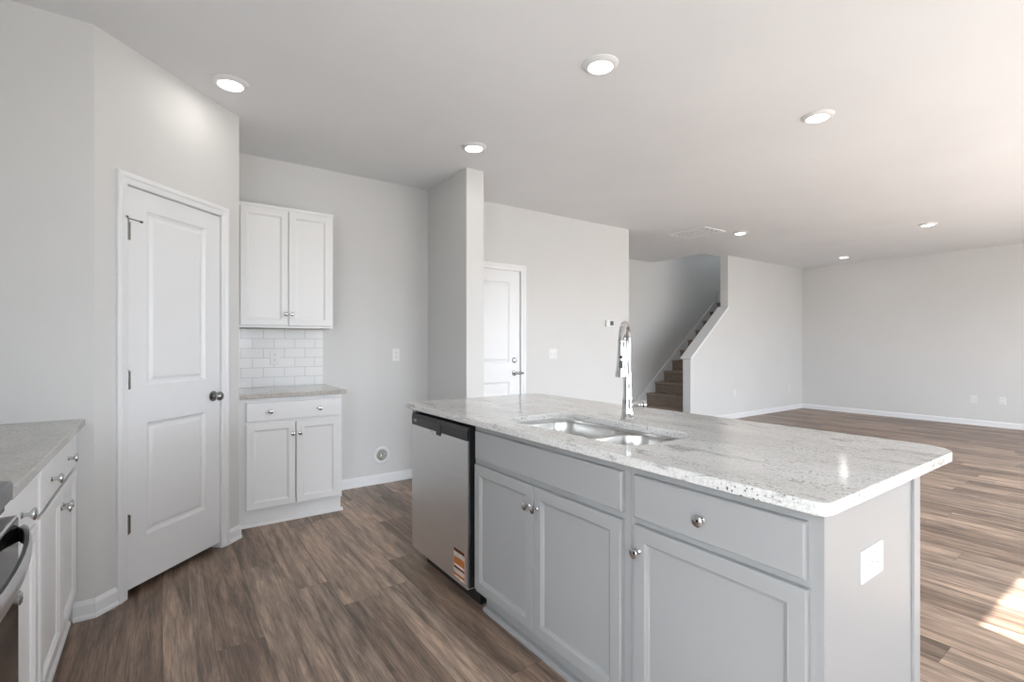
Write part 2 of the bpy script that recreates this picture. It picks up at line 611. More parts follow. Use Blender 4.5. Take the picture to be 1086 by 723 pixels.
# window wall behind the camera: a patio door set to the sun patch, unseen windows sized for brightness
WINS = [(0.30, 1.20, 1.05, 2.10), (2.58, 4.33, 0.04, 2.05), (4.85, 6.55, 0.25, 2.25), (6.90, 8.60, 0.25, 2.25)]  # the first, small opening is added to brighten the kitchen
m = MB()
xs = sorted(WINS)
x = XW - 0.15
for (wx0, wx1, wz0, wz1) in xs:
    m.box(x, wx0, YS - 0.15, YS, 0, H)
    m.box(wx0, wx1, YS - 0.15, YS, wz1, H)
    m.box(wx0, wx1, YS - 0.15, YS, 0, wz0)
    x = wx1
m.box(x, XE + 0.12, YS - 0.15, YS, 0, H)
struct(m.build('wall_south', M['wall']))
fr_south = lambda a, b, c: (a, YS - 0.05 - b, c)
fr_west = lambda a, b, c: (XW - 0.05 - b, a, c)
for i, (frw_, wx0, wx1, wz0, wz1) in enumerate([(fr_south, *w_) for w_ in WINS] + [(fr_west, WY0, WY1, WZ0, WZ1)]):
    xm = (wx0 + wx1) / 2
    r = sroot('window_%d' % (i + 1), frw_(xm, 0.03, wz0))
    f = MB(frw_)
    w = 0.045
    f.box(wx0, wx0 + w, 0, 0.07, wz0, wz1)
    f.box(wx1 - w, wx1, 0, 0.07, wz0, wz1)
    f.box(wx0 + w, wx1 - w, 0, 0.07, wz1 - w, wz1)
    f.box(wx0 + w, wx1 - w, 0, 0.07, wz0, wz0 + w)
    f.box(xm - 0.035, xm + 0.035, 0, 0.07, wz0 + w, wz1 - w)
    f.build('window_frame', M['trim'], r)
    for p0, p1 in ((wx0 + w, xm - 0.035), (xm + 0.035, wx1 - w)):
        MB(frw_).box(p0, p1, 0.032, 0.038, wz0 + w, wz1 - w).build('window_pane', M['glass'], r)
    # light portal that helps the renderer find the sky through this opening
    pl = bpy.data.lights.new('portal', 'AREA')
    pl.shape = 'RECTANGLE'
    pl.size = wx1 - wx0
    pl.size_y = wz1 - wz0
    pl.cycles.is_portal = True
    po = bpy.data.objects.new('sky_portal', pl)
    C.objects.link(po)
    po.location = frw_(xm, 0.11, (wz0 + wz1) / 2)
    po.rotation_euler = (PI / 2, 0, 0 if frw_ is fr_south else -PI / 2)

# ---------------------------------------------------------------- baseboards
BBP = [(0, 0), (0.020, 0), (0.020, 0.012), (0.014, 0.022), (0.014, 0.066), (0.010, 0.076), (0.004, 0.085), (0, 0.085)]
def baseboard(name, fr, a0, a1):
    m = MB(fr)
    m.prism(BBP, a0, a1, 'a')
    return struct(m.build(name, M['trim']))
fr_back = lambda a, b, c: (a, YB - b, c)
baseboard('baseboard_nook', fr_back, 1.105, 2.069)
baseboard('baseboard_garage', fr_back, GX1 + 0.068, 4.90)
baseboard('baseboard_refrigerator_side', lambda a, b, c: (2.069 - b, a, c), 3.58, YB - 0.021)
baseboard('baseboard_refrigerator_end', lambda a, b, c: (a, 3.58 - b, c), 2.049, 2.259)
baseboard('baseboard_stair', lambda a, b, c: (a, YL - b, c), KX0 - 0.014, XE - 0.021)
baseboard('baseboard_east', lambda a, b, c: (XE - b, a, c), YS, YL)
baseboard('baseboard_pantry_left', fr_diag, -0.0083, s0 - 0.058)
baseboard('baseboard_pantry_right', fr_diag, s1 + 0.060, LD + 0.004)
baseboard('baseboard_pantry_front', lambda a, b, c: (a, DY0 - b, c), -0.330, DX0 + 0.008)
baseboard('baseboard_hall_back', lambda a, b, c: (a, YH - b, c), 4.90, 6.50)

# ---------------------------------------------------------------- interior doors
def door_slab(m, w0, w1, z0, z1, panels, b, t=0.035):
    """moulded slab with raised panels; front at height b"""
    zs = sorted({z0, z1} | {p[2] for p in panels} | {p[3] for p in panels})
    a0, a1 = panels[0][0], panels[0][1]
    def q(x0, x1, y0, y1):
        m.face([m.v(x0, b, y0), m.v(x1, b, y0), m.v(x1, b, y1), m.v(x0, b, y1)])
    q(w0, a0, z0, z1); q(a1, w1, z0, z1)
    zz = z0
    for p in sorted(panels, key=lambda p: p[2]):
        q(a0, a1, zz, p[2]); zz = p[3]
        m.rings(p[0], p[1], p[2], p[3], [(0, b), (0.006, b - 0.006), (0.016, b - 0.011), (0.026, b - 0.011), (0.040, b - 0.004), (0.050, b - 0.0035)])
    q(a0, a1, zz, z1)
    f = [m.v(w0, b, z0), m.v(w1, b, z0), m.v(w1, b, z1), m.v(w0, b, z1)]
    k = [m.v(w0, b - t, z0), m.v(w1, b - t, z0), m.v(w1, b - t, z1), m.v(w0, b - t, z1)]
    for i in range(4):
        m.face([f[i], f[(i + 1) % 4], k[(i + 1) % 4], k[i]])
    m.face(k)
    bmesh.ops.remove_doubles(m.bm, verts=list(m.bm.verts), dist=0.0002)

def casing(m, w0, w1, z1, cw=0.055):
    """moulded casing around an opening w0..w1, top z1, on the face b=0"""
    prof = [(0, 0.0), (0, 0.009), (0.010, 0.012), (0.026, 0.014), (0.034, 0.019), (cw - 0.006, 0.019), (cw, 0.015), (cw, 0.0)]
    loops = []
    for o, b in prof:
        loops.append([m.v(w0 - o, b, 0), m.v(w0 - o, b, z1 + o), m.v(w1 + o, b, z1 + o), m.v(w1 + o, b, 0)])
    for l0, l1 in zip(loops, loops[1:]):
        for i in range(3):
            m.face([l0[i], l0[i + 1], l1[i + 1], l1[i]])
    m.face([l[0] for l in loops]); m.face([l[3] for l in loops])
    for i in range(3):
        m.face([loops[0][i], loops[0][i + 1], loops[-1][i + 1], loops[-1][i]])

# pantry door
d1 = sroot('door_1', (*fr_diag((s0 + s1) / 2, 0, 0)[:2], 0))
m = MB(fr_diag)
casing(m, s0 - 0.004, s1 + 0.004, dz1 + 0.006)
m.build('door_casing', M['trim'], d1)
m = MB(fr_diag)
m.box(s0 - 0.012, s0 - 0.0035, -0.113, 0.0, 0, dz1 + 0.004)
m.box(s1 + 0.0035, s1 + 0.012, -0.113, 0.0, 0, dz1 + 0.004)
m.box(s0 - 0.012, s1 + 0.012, -0.113, 0.0, dz1 + 0.004, dz1 + 0.014)
m.build('door_jamb', M['trim'], d1)
m = MB(fr_diag)
door_slab(m, s0, s1, 0.036, dz1, [(s0 + 0.112, s1 - 0.110, 0.275, 0.850), (s0 + 0.112, s1 - 0.110, 1.042, 1.938)], -0.004)
slab = m.build('door_panel', M['trim'], d1)
for hz in (0.36, 1.075, 1.815):
    m = MB(fr_diag)
    m.lathe([(0.0065, 0), (0.0065, 0.09)], (s0 - 0.001, 0.004, hz - 0.045), 'c', 12)
    m.lathe([(0.004, 0), (0.0075, 0.003), (0.0075, 0.006), (0.003, 0.009)], (s0 - 0.001, 0.004, hz + 0.045), 'c', 12)
    m.box(s0 + 0.003, s0 + 0.019, -0.0045, 0.0005, hz - 0.045, hz + 0.045)
    m.build('hinge', M['nickel'], d1, True)
m = MB(fr_diag)
hz = 1.87
m.lathe([(0.011, 0), (0.011, 0.004)], (s0 - 0.001, 0.006, hz), 'c', 14)
m.tube([(s0 - 0.028, 0.030, hz + 0.004), (s0 - 0.001, 0.010, hz + 0.004), (s0 + 0.055, 0.022, hz - 0.002)], 0.0028, 10)
m.lathe([(0.003, 0), (0.0065, 0.001), (0.0065, 0.010), (0.003, 0.012)], (s0 + 0.052, 0.022, hz - 0.002), 'a', 12)
m.lathe([(0.003, 0), (0.0055, 0.001), (0.0055, 0.008), (0.003, 0.009)], (s0 - 0.033, 0.032, hz + 0.004), 'a', 12)
o = m.build('hinge_pin_stop', M['nickel'], d1, True)
KNOB = [(0.030, 0.0), (0.031, 0.003), (0.029, 0.007), (0.013, 0.010), (0.010, 0.018), (0.011, 0.026), (0.020, 0.032), (0.0265, 0.041), (0.0275, 0.049), (0.023, 0.057), (0.012, 0.062), (0.002, 0.063)]
m = MB(fr_diag)
m.lathe(KNOB, (s1 - 0.055, -0.004, 0.940), 'b', 28)
m.build('door_knob', M['nickel'], d1, True)

# garage door on the back wall
d2 = sroot('door_2', ((GX0 + GX1) / 2, YB, 0))
m = MB(fr_back)
casing(m, GX0 - 0.004, GX1 + 0.004, GZ + 0.006, 0.062)
m.build('door_casing', M['trim'], d2)
m = MB(fr_back)
m.box(GX0 - 0.014, GX0 - 0.004, -0.118, 0, 0, GZ + 0.004)
m.box(GX1 + 0.004, GX1 + 0.014, -0.118, 0, 0, GZ + 0.004)
m.box(GX0 - 0.014, GX1 + 0.014, -0.118, 0, GZ + 0.004, GZ + 0.014)
m.build('door_jamb', M['trim'], d2)
m = MB(fr_back)
door_slab(m, GX0, GX1, 0.012, GZ, [(GX0 + 0.135, GX1 - 0.137, 0.25, 0.85), (GX0 + 0.135, GX1 - 0.137, 1.055, 1.915)], -0.012, 0.044)
m.build('door_panel', M['trim'], d2)
m = MB(fr_back)
m.lathe([(0.030, 0), (0.030, 0.004), (0.026, 0.010), (0.018, 0.012), (0.016, 0.018), (0.004, 0.019)], (GX1 - 0.075, -0.012, 1.078), 'b', 24)
m.build('deadbolt', M['nickel'], d2, True)
m = MB(fr_back)
m.lathe([(0.031, 0), (0.031, 0.004), (0.026, 0.010), (0.012, 0.012), (0.011, 0.045), (0.004, 0.048)], (GX1 - 0.075, -0.012, 0.940), 'b', 24)
m.tube([(GX1 - 0.080, 0.030, 0.940), (GX1 - 0.05, 0.031, 0.941), (GX1 - 0.005, 0.029, 0.940), (GX1 + 0.022, 0.024, 0.938)], [0.012, 0.011, 0.009, 0.008], 14, 1.3)
m.build('lever_handle', M['nickel'], d2, True)

# ---------------------------------------------------------------- stairs
ST_X0, RUN, RISE = 6.765, 0.2425, 0.190
N_ST = 11
Y_ST0, Y_ST1 = YL + WT + 0.016, YH - 0.020
st = thing('staircase', (ST_X0, (Y_ST0 + Y_ST1) / 2, 0), 'brown carpeted staircase rising to the right behind the white half wall', 'stairs')
for k in range(N_ST):
    xk, zk = ST_X0 + RUN * k, RISE * (k + 1)
    xe = xk + RUN + 0.03 if k < N_ST - 1 else XE - 0.001
    m = MB()
    m.prism([(xk + 0.022, zk - RISE + 0.0), (xk + 0.022, zk - 0.042), (xk + 0.004, zk - 0.034), (xk, zk - 0.018), (xk + 0.008, zk - 0.004), (xk + 0.025, zk), (xe, zk), (xe, zk - RISE)], Y_ST0, Y_ST1, 'b')
    m.build('step', M['carpet'], st)
# stringer boards either side
def skirt(y0, y1):
    m = MB()
    e = ST_X0 + RUN * (N_ST - 1)
    zt = lambda x: RISE + (x - ST_X0) * RISE / RUN + 0.07
    m.prism([(ST_X0 - 0.13, 0), (ST_X0 - 0.13, zt(ST_X0 - 0.13)), (e, zt(e)), (e, zt(e) + 0.02), (XE - 0.001, zt(e) + 0.02), (XE - 0.001, 1.6), (ST_X0 + 0.4, 0)], y0, y1, 'b')
    return m
skirt(YH - 0.0195, YH - 0.0005).build('skirt_board', M['trim'], st)
skirt(YL + WT + 0.0005, YL + WT + 0.0155).build('skirt_board', M['trim'], st)

# sloped cap and end board of the half wall
sl = math.atan2(KZ1 - KZ0, KX1 - KX0)
m = MB()
def cap_pt(t, off):     # along slope from the low end
    return (KX0 + t * math.cos(sl) - off * math.sin(sl), KZ0 + t * math.sin(sl) + off * math.cos(sl))
Ls = (KX1 - KX0) / math.cos(sl)
e0, e1 = -0.05, Ls - 0.001
p = [cap_pt(e0, 0.002), cap_pt(e1 - 0.0, 0.002), cap_pt(e1 - 0.015, 0.024), cap_pt(e0, 0.024)]
m.prism(p, YL - 0.028, YL + WT + 0.028, 'b')
p2 = [cap_pt(-0.012, -0.022), cap_pt(e1 - 0.002, -0.022), cap_pt(e1 - 0.002, 0.0015), cap_pt(-0.012, 0.0015)]
m.prism(p2, YL - 0.012, YL - 0.0005, 'b')
struct(m.build('trim_1', M['trim']))
m = MB()
m.box(KX0 - 0.014, KX0 - 0.0005, YL - 0.002, YL + WT + 0.002, 0, KZ0 - 0.03)
struct(m.build('trim_2', M['trim']))

# short post and rail at the landing
LZ = RISE * N_ST
nx = 9.235
nw = thing('newel_post', (nx, 5.735, LZ + 0.001), 'short white post with a square cap at the top of the stairs', 'post')
MB().box(nx - 0.042, nx + 0.042, 5.693, 5.777, LZ + 0.001, LZ + 0.205, 0.003).build('post', M['trim'], nw)
m = MB()
m.box(nx - 0.054, nx + 0.054, 5.681, 5.779, LZ + 0.205, LZ + 0.222, 0.003)
m.build('post_cap', M['trim'], nw)
MB().box(nx + 0.043, nx + 0.95, 5.715, 5.755, LZ + 0.10, LZ + 0.14, 0.003).build('rail', M['trim'], nw)

# ---------------------------------------------------------------- cabinet pieces
def leaf(fr, parent, name, a0, a1, c0, c1, b0, mat, stile=0.052, t=0.020):
    """cabinet door: frame, stepped moulding, flat recessed panel"""
    m = MB(fr)
    b1 = b0 + t
    m.rings(a0, a1, c0, c1, [(0, b0), (0, b1 - 0.005), (0.0015, b1 - 0.0015), (0.005, b1), (stile - 0.012, b1), (stile - 0.009, b1 + 0.0005), (stile - 0.004, b1 - 0.003), (stile + 0.002, b1 - 0.006), (stile + 0.004, b1 - 0.0105)], True)
    return m.build(name, mat, parent)

def drawer_front(fr, parent, name, a0, a1, c0, c1, b0, mat, t=0.020):
    m = MB(fr)
    b1 = b0 + t
    m.rings(a0, a1, c0, c1, [(0, b0), (0, b1 - 0.006), (0.002, b1 - 0.002), (0.006, b1), (0.009, b1)], True)
    return m.build(name, mat, parent)

CKNOB = [(0.0085, 0.0), (0.0085, 0.002), (0.0052, 0.005), (0.0050, 0.013), (0.0075, 0.017), (0.0135, 0.0205), (0.0155, 0.0235), (0.0150, 0.0265), (0.0105, 0.0295), (0.0015, 0.0305)]
def knob(fr, parent, a, b, c, mat=None, s=1.0):
    m = MB(fr)
    m.lathe([(r * s, h * s) for r, h in CKNOB], (a, b, c), 'b', 20)
    return m.build('knob', mat or M['chrome'], parent, True)

# ---------------------------------------------------------------- island
XF = 1.193            # face frame of the island
XBK = 1.775           # back of the cabinets
fr_i = lambda a, b, c: (XF - b, a, c)       # a along Y, b towards the range
TOE = 0.105
def carcass(m, a0, a1, depth, toe_rec, z1=CB, mid_rail=True):
    """box body with face frame, local frame (a,b,c); front face at b=0"""
    t = 0.018
    m.box(a0, a0 + t, -depth, -0.019, TOE, z1)
    m.box(a1 - t, a1, -depth, -0.019, TOE, z1)
    m.box(a0 + t, a1 - t, -depth, -0.019, TOE, TOE + t)
    m.box(a0 + t, a1 - t, -depth, -depth + 0.008, TOE + t, z1)
    # face frame
    w = 0.056
    m.box(a0, a0 + w, -0.019, 0, TOE, z1)
    m.box(a1 - w, a1, -0.019, 0, TOE, z1)
    m.box(a0 + w, a1 - w, -0.019, 0, z1 - 0.040, z1)
    m.box(a0 + w, a1 - w, -0.019, 0, TOE, TOE + 0.040)
    if mid_rail:
        m.box(a0 + w, a1 - w, -0.019, 0, 0.690, 0.735)

sb0, sb1 = 1.041, 1.978
sbc = thing('sink_base_cabinet', (XF, (sb0 + sb1) / 2, 0), 'grey island base cabinet with two doors and a plain false front under the sink', 'cabinet')
m = MB(fr_i)
carcass(m, sb0, sb1, XBK - XF, 0.06)
m.build('cabinet_body', M['grey'], sbc)
drawer_front(fr_i, sbc, 'false_front', 1.064, 1.955, 0.726, 0.855, 0.0, M['grey'])
dl = leaf(fr_i, sbc, 'door', 1.519, 1.958, 0.128, 0.702, 0.0, M['grey'])
dr = leaf(fr_i, sbc, 'door', 1.068, 1.514, 0.128, 0.702, 0.0, M['grey'])
knob(fr_i, dl, 1.541, 0.020, 0.622)
knob(fr_i, dr, 1.492, 0.020, 0.622)
m = MB(fr_i)
m.box(sb0, sb1 - 0.001, -0.076, -0.060, 0.0, TOE)
m.prism([(-0.0595, 0), (-0.036, 0), (-0.037, 0.010), (-0.044, 0.019), (-0.0595, 0.022)], sb0, sb1 - 0.004, 'a')
m.build('toe_kick', M['grey'], sbc)

rc0, rc1 = 0.490, 1.040
rbc = thing('drawer_base_cabinet', (XF, (rc0 + rc1) / 2, 0), 'grey island base cabinet with one drawer over one door at the near end', 'cabinet')
m = MB(fr_i)
carcass(m, rc0 + 0.008, rc1, XBK - XF, 0.06)
m.build('cabinet_body', M['grey'], rbc)
df = drawer_front(fr_i, rbc, 'drawer', 0.522, 1.018, 0.724, 0.855, 0.0, M['grey'])
knob(fr_i, df, 0.779, 0.020, 0.788, s=1.05)
dd = leaf(fr_i, rbc, 'door', 0.518, 1.018, 0.128, 0.704, 0.0, M['grey'])
knob(fr_i, dd, 0.995, 0.020, 0.628)
m = MB(fr_i)
m.box(rc0 + 0.008, rc1, -0.076, -0.060, 0.0, TOE)
m.prism([(-0.0595, 0), (-0.036, 0), (-0.037, 0.010), (-0.044, 0.019), (-0.0595, 0.022)], rc0 + 0.008, rc1, 'a')
m.build('toe_kick', M['grey'], rbc)
m = MB()
m.box(XF - 0.002, 1.740, rc0, rc0 + 0.0075, 0, CB - 0.0005)
m.build('end_panel', M['grey'], rbc)
m = MB()
m.box(1.741, 1.790, rc0 - 0.007, rc0 + 0.0075, 0, CB - 0.0005, 0.002)
m.build('corner_trim', M['grey'], rbc)

ip = thing('side_panel', (1.49, 2.665, 0), 'narrow grey end panel beside the dishwasher at the far end of the island', 'panel')
MB().prism([(1.262, 0), (XBK, 0), (XBK, CB - 0.0005), (XF - 0.004, CB - 0.0005), (XF - 0.004, 0.105), (1.262, 0.105)], 2.640, 2.684, 'y').build('panel', M['grey'], ip)
bp = thing('back_panel', (1.785, 1.6, 0), 'long grey panel on the seating side of the island', 'panel')
m = MB()
m.box(XBK + 0.0005, 1.790, rc0 + 0.0085, 2.684, 0, CB - 0.0005)
m.build('panel', M['grey'], bp)

# island worktop with the cut-out for the sink
SX0, SX1, SY0, SY1 = 1.262, 1.640, 1.098, 1.868
def i_outer(g):
    return rrect(1.148 - g, 2.121 + g, 0.466 - g, 2.709 + g, (0.030 + g, 0.105 + g, 0.105 + g, 0.012 + g), 12)
def i_inner(g):
    return rrect(SX0 + g, SX1 - g, SY0 + g, SY1 - g, (0.10 - g, 0.10 - g, 0.10 - g, 0.10 - g), 12)
t = counter('island', i_outer, lambda g: i_inner(-abs(g) if g else 0), M['granite'])
ic = t.build('island_worktop', M['granite'])
ic['label'] = 'pale speckled granite island worktop with rounded corners and a sink cut-out'
ic['category'] = 'countertop'

# undermount double sink
sk = thing('double_bowl_sink', ((SX0 + SX1) / 2, (SY0 + SY1) / 2, 0.68), 'stainless steel undermount sink with two bowls set in the island worktop', 'sink')
SZ = CB - 0.001
def bowl(x0, x1, y0, y1, r, depth, rim):
    bm = bmesh.new()
    prof = [(0.0, 0.0), (0.002, -0.004), (0.005, -0.05), (0.012, -depth + 0.035), (0.026, -depth + 0.012), (0.046, -depth)]
    loops = []
    for ins, dz in prof:
        rr = max(r - ins * 0.6, 0.02)
        loops.append([bm.verts.new((x, y, rim + dz)) for x, y in rrect(x0 + ins, x1 - ins, y0 + ins, y1 - ins, (rr,) * 4, 10)])
    # drain dish
    cx, cy = (x0 + x1) / 2, (y0 + y1) / 2
    n = len(loops[0])
    for l0, l1 in zip(loops, loops[1:]):
        for i in range(n):
            bm.faces.new([l0[i], l0[(i + 1) % n], l1[(i + 1) % n], l1[i]])
    bm.faces.new(loops[-1])
    # outer skin
    outs = []
    for ins, dz in ((-0.0015, 0.0), (0.0145, -depth + 0.033), (0.0445, -depth - 0.0015)):
        rr = max(r - ins * 0.6, 0.02)
        outs.append([bm.verts.new((x, y, rim + dz)) for x, y in rrect(x0 + ins, x1 - ins, y0 + ins, y1 - ins, (rr,) * 4, 10)])
    for l0, l1 in zip(outs, outs[1:]):
        for i in range(n):
            bm.faces.new([l0[i], l1[i], l1[(i + 1) % n], l0[(i + 1) % n]])
    bm.faces.new(outs[-1][::-1])
    for i in range(n):
        bm.faces.new([loops[0][i], outs[0][i], outs[0][(i + 1) % n], loops[0][(i + 1) % n]])
    t = MB(); t.bm.free(); t.bm = bm
    return t, (cx, cy, rim - depth)
YD = 1.445
for (y0, y1) in ((SY0 - 0.006, YD - 0.016), (YD + 0.016, SY1 + 0.006)):
    t, dc = bowl(SX0 - 0.006, SX1 + 0.006, y0, y1, 0.095, 0.205, SZ - 0.013)
    bo = t.build('bowl', M['sinksteel'], sk, True)
    m = MB()
    m.lathe([(0.044, 0.0005), (0.043, 0.003), (0.034, 0.003), (0.030, 0.001), (0.004, 0.001)], dc, 'c', 24)
    m.build('drain', M['chrome'], bo, True)
# rim flange with openings for both bowls
bm = bmesh.new()
def lp(pts, z):
    return [bm.verts.new((x, y, z)) for x, y in pts]
def ed(l):
    return [bm.edges.new((l[i], l[(i + 1) % len(l)])) for i in range(len(l))]
o1 = lp(rrect(SX0 - 0.022, SX1 + 0.022, SY0 - 0.022, SY1 + 0.022, (0.11,) * 4, 10), SZ - 0.0125)
i1 = lp(rrect(SX0 - 0.006, SX1 + 0.006, SY0 - 0.006, YD - 0.016, (0.095,) * 4, 10), SZ - 0.0128)
i2 = lp(rrect(SX0 - 0.006, SX1 + 0.006, YD + 0.016, SY1 + 0.006, (0.095,) * 4, 10), SZ - 0.0128)
bmesh.ops.triangle_fill(bm, use_beauty=True, edges=ed(o1) + ed(i1) + ed(i2))
o2 = lp(rrect(SX0 - 0.022, SX1 + 0.022, SY0 - 0.022, SY1 + 0.022, (0.11,) * 4, 10), SZ)
o3 = lp(rrect(SX0 - 0.004, SX1 + 0.004, SY0 - 0.004, SY1 + 0.004, (0.10,) * 4, 10), SZ)
o4 = lp(rrect(SX0 - 0.004, SX1 + 0.004, SY0 - 0.004, SY1 + 0.004, (0.10,) * 4, 10), SZ - 0.0122)
n = len(o1)
for A_, B_ in ((o1, o2), (o2, o3), (o3, o4)):
    for i in range(n):
        bm.faces.new([A_[i], A_[(i + 1) % n], B_[(i + 1) % n], B_[i]])
t = MB(); t.bm.free(); t.bm = bm
t.build('sink_rim', M['sinksteel'], sk)

# faucet: spout turned towards the room's camera side, lever on the right
FX, FY = 1.717, 1.520
fa = thing('faucet', (FX, FY, CT), 'tall chrome pull-down kitchen faucet standing behind the sink', 'faucet')
fdir = Vector((-0.93, -0.38, 0)).normalized()
m = MB()
m.lathe([(0.033, 0), (0.034, 0.003), (0.032, 0.008), (0.029, 0.012), (0.0245, 0.05), (0.0225, 0.09), (0.0225, 0.098), (0.0205, 0.104), (0.0195, 0.15), (0.0185, 0.21), (0.0165, 0.217)], (FX, FY, CT), 'c', 28)
m.build('body', M['chrome'], fa, True)
GR = 0.080
top = CT + 0.345
def goose(t):   # t in 0..1 over the arc
    a = PI * t
    return Vector((FX, FY, top)) + fdir * (GR - GR * math.cos(a)) + Vector((0, 0, GR * math.sin(a)))
TH = math.radians(0)
fdir = Vector((-0.835, -0.55, 0)).normalized()
pts = [(FX, FY, CT + 0.20), (FX, FY, CT + 0.28), (FX, FY, top - 0.02)] + [tuple(goose(i / 20)) for i in range(0, 20)]
m = MB()
m.tube(pts, 0.0158, 20)
m.build('gooseneck', M['chrome'], fa, True)
hp = goose(1.0)
m = MB()
hz0 = hp.z + 0.015
HEAD = [(0.0150, 0.0), (0.0180, -0.004), (0.0180, -0.012), (0.0170, -0.016), (0.0190, -0.05), (0.0215, -0.09), (0.0255, -0.130), (0.0290, -0.150), (0.0290, -0.158), (0.021, -0.160), (0.004, -0.160)]
m.lathe(HEAD, (hp.x, hp.y, hz0), 'c', 28)
hd = m.build('spray_head', M['chrome'], fa, True)
cdir = Vector((-hp.x, -hp.y, 0)).normalized()
cdir = (cdir + Vector((-0.25, 0.25, 0)) * 0.6).normalized()
tdir = Vector((-cdir.y, cdir.x, 0))
def fr_head(a, b, c):
    p = Vector((hp.x, hp.y, hz0)) + tdir * a + cdir * b
    return (p.x, p.y, p.z + c)
m = MB(fr_head)
m.lathe([(0.0068, 0.0), (0.0068, 0.0045), (0.005, 0.0055)], (0, 0.0190, -0.074), 'b', 18)
m.build('spray_button', M['black'], hd, True)
m = MB(fr_head)
pill = [(0.0062 * math.cos(i * PI / 10), -0.094 + 0.0062 * math.sin(i * PI / 10)) for i in range(11)] + [(0.0062 * math.cos(PI + i * PI / 10), -0.117 + 0.0062 * math.sin(PI + i * PI / 10)) for i in range(11)]
m.prism(pill, 0.015, 0.0275, 'b')
m.build('spray_switch', M['black'], hd, True)
# lever
rdir = Vector((math.cos(YAW), -math.sin(YAW), 0))
fdn = Vector((math.sin(YAW), math.cos(YAW), 0))
def fr_lev(a, b, c):
    p = Vector((FX, FY, CT)) + rdir * a + fdn * b
    return (p.x, p.y, p.z + c)
m = MB(fr_lev)
m.lathe([(0.0145, 0.010), (0.0150, 0.032), (0.0125, 0.036), (0.011, 0.060), (0.013, 0.064), (0.0225, 0.068), (0.0245, 0.074), (0.021, 0.080), (0.003, 0.083)], (0, -0.004, 0.066), 'a', 24)
m.build('lever', M['chrome'], fa, True)
m = MB(fr_lev)
m.lathe([(0.0175, 0.0), (0.0205, 0.003), (0.0205, 0.010), (0.0175, 0.014)], (0, 0, 0.098), 'c', 24)
m.build('collar', M['chrome'], fa, True)

# dishwasher
dw = thing('dishwasher', (1.47, 2.32, 0), 'stainless steel dishwasher with a black control strip under the island worktop', 'dishwasher')
dy0, dy1 = 2.006, 2.635
DF = 0.028           # proud of the face frame
m = MB(fr_i)
m.box(dy0 - 0.012, dy1 - 0.004, -0.56, -0.012, 0.105, 0.868)
m.build('tub', M['darkgap'], dw)
m = MB(fr_i)
m.box(dy0 + 0.02, dy1 - 0.03, -0.12, -0.055, 0.0, 0.10)
m.build('toe_panel', M['black'], dw)
# door: pocket cut in its top edge
m = MB(fr_i)
ns = 12
pc, pr, pd = 2.330, 0.060, 0.030
top_z, bot_z = 0.797, 0.098
poly = [(dy0, bot_z + 0.004), (dy0, top_z)]
poly += [(pc - pr * math.cos(PI * i / ns), top_z - pd * math.sin(PI * i / ns)) for i in range(ns + 1)]
poly += [(dy1, top_z), (dy1, bot_z + 0.03), (dy1 - 0.004, bot_z + 0.015), (dy1 - 0.012, bot_z + 0.004)]
m.prism(poly, -0.010, DF, 'b')
dd_ = m.build('door', M['steel'], dw)
m = MB(fr_i)
m.prism([(pc - (pr - 0.002) * math.cos(PI * i / ns), top_z - 0.0005 - (pd - 0.002) * math.sin(PI * i / ns)) for i in range(ns + 1)], -0.009, 0.022, 'b')
m.build('handle_pocket', M['pocket'], dd_)
m = MB(fr_i)
m.box(dy0 - 0.010, dy0 - 0.0005, -0.010, DF - 0.006, 0.110, 0.862)
m.build('side_seal', M['black'], dw)
m = MB(fr_i)
m.prism([(-0.011, top_z + 0.001), (DF, top_z + 0.001), (DF + 0.001, top_z + 0.045), (DF - 0.006, 0.862), (-0.011, 0.866)], dy0, dy1, 'a')
cp = m.build('control_strip', M['black'], dw)
m = MB(fr_i)
m.box(pc - 0.050, pc + 0.050, DF - 0.002, DF + 0.0025, top_z + 0.004, top_z + 0.040)
m.box(pc - 0.046, pc - 0.002, 0.0225, DF + 0.002, top_z - 0.016, top_z + 0.004)  # black block stands in for the shadow over half the pocket
m.build('grip_and_shadow', M['black'], cp)
m = MB(fr_i)
m.box(dy1 - 0.062, dy1 - 0.030, DF + 0.0005, DF + 0.0022, 0.822, 0.829)
m.box(dy1 - 0.060, dy1 - 0.035, DF + 0.0005, DF + 0.0020, 0.8155, 0.8175)
m.build('maker_badge', M['greymark'], cp)
m = MB(fr_i)
for k in range(5):
    m.box(2.045 + k * 0.036, 2.062 + k * 0.036, DF + 0.0002, DF + 0.0018, 0.828, 0.8305)
for k in range(4):
    m.box(2.054 + k * 0.040, 2.060 + k * 0.040, DF + 0.0002, DF + 0.0018, 0.812, 0.818)
m.build('control_marks', M['screen'], cp)
# energy label strip near the lower corner
sy0, sy1, sz0, sz1 = 2.034, 2.137, 0.122, 0.262
m = MB(fr_i)
m.box(sy0, sy1, DF, DF + 0.0006, sz0, sz1)
lb = m.build('label', M['orange'], dd_)
for zz0, zz1, mt in ((0.249, 0.262, 'brownprint'), (0.224, 0.245, 'label'), (0.178, 0.187, 'label'), (0.166, 0.175, 'brownprint'), (0.146, 0.164, 'label'), (0.122, 0.130, 'label')):
    MB(fr_i).box(sy0, sy1, DF + 0.0006, DF + 0.0009, zz0, zz1).build('label_stripe', M[mt], lb)
m = MB(fr_i)
for zz in (0.2275, 0.2335, 0.2395, 0.151, 0.157):
    yy = sy0 + 0.008
    while yy < sy1 - 0.012:
        w = random.uniform(0.004, 0.010)
        m.box(yy, yy + w, DF + 0.0009, DF + 0.0011, zz, zz + 0.0026)
        yy += w + 0.003
m.build('label_print', M['slot'], lb)['kind'] = 'stuff'

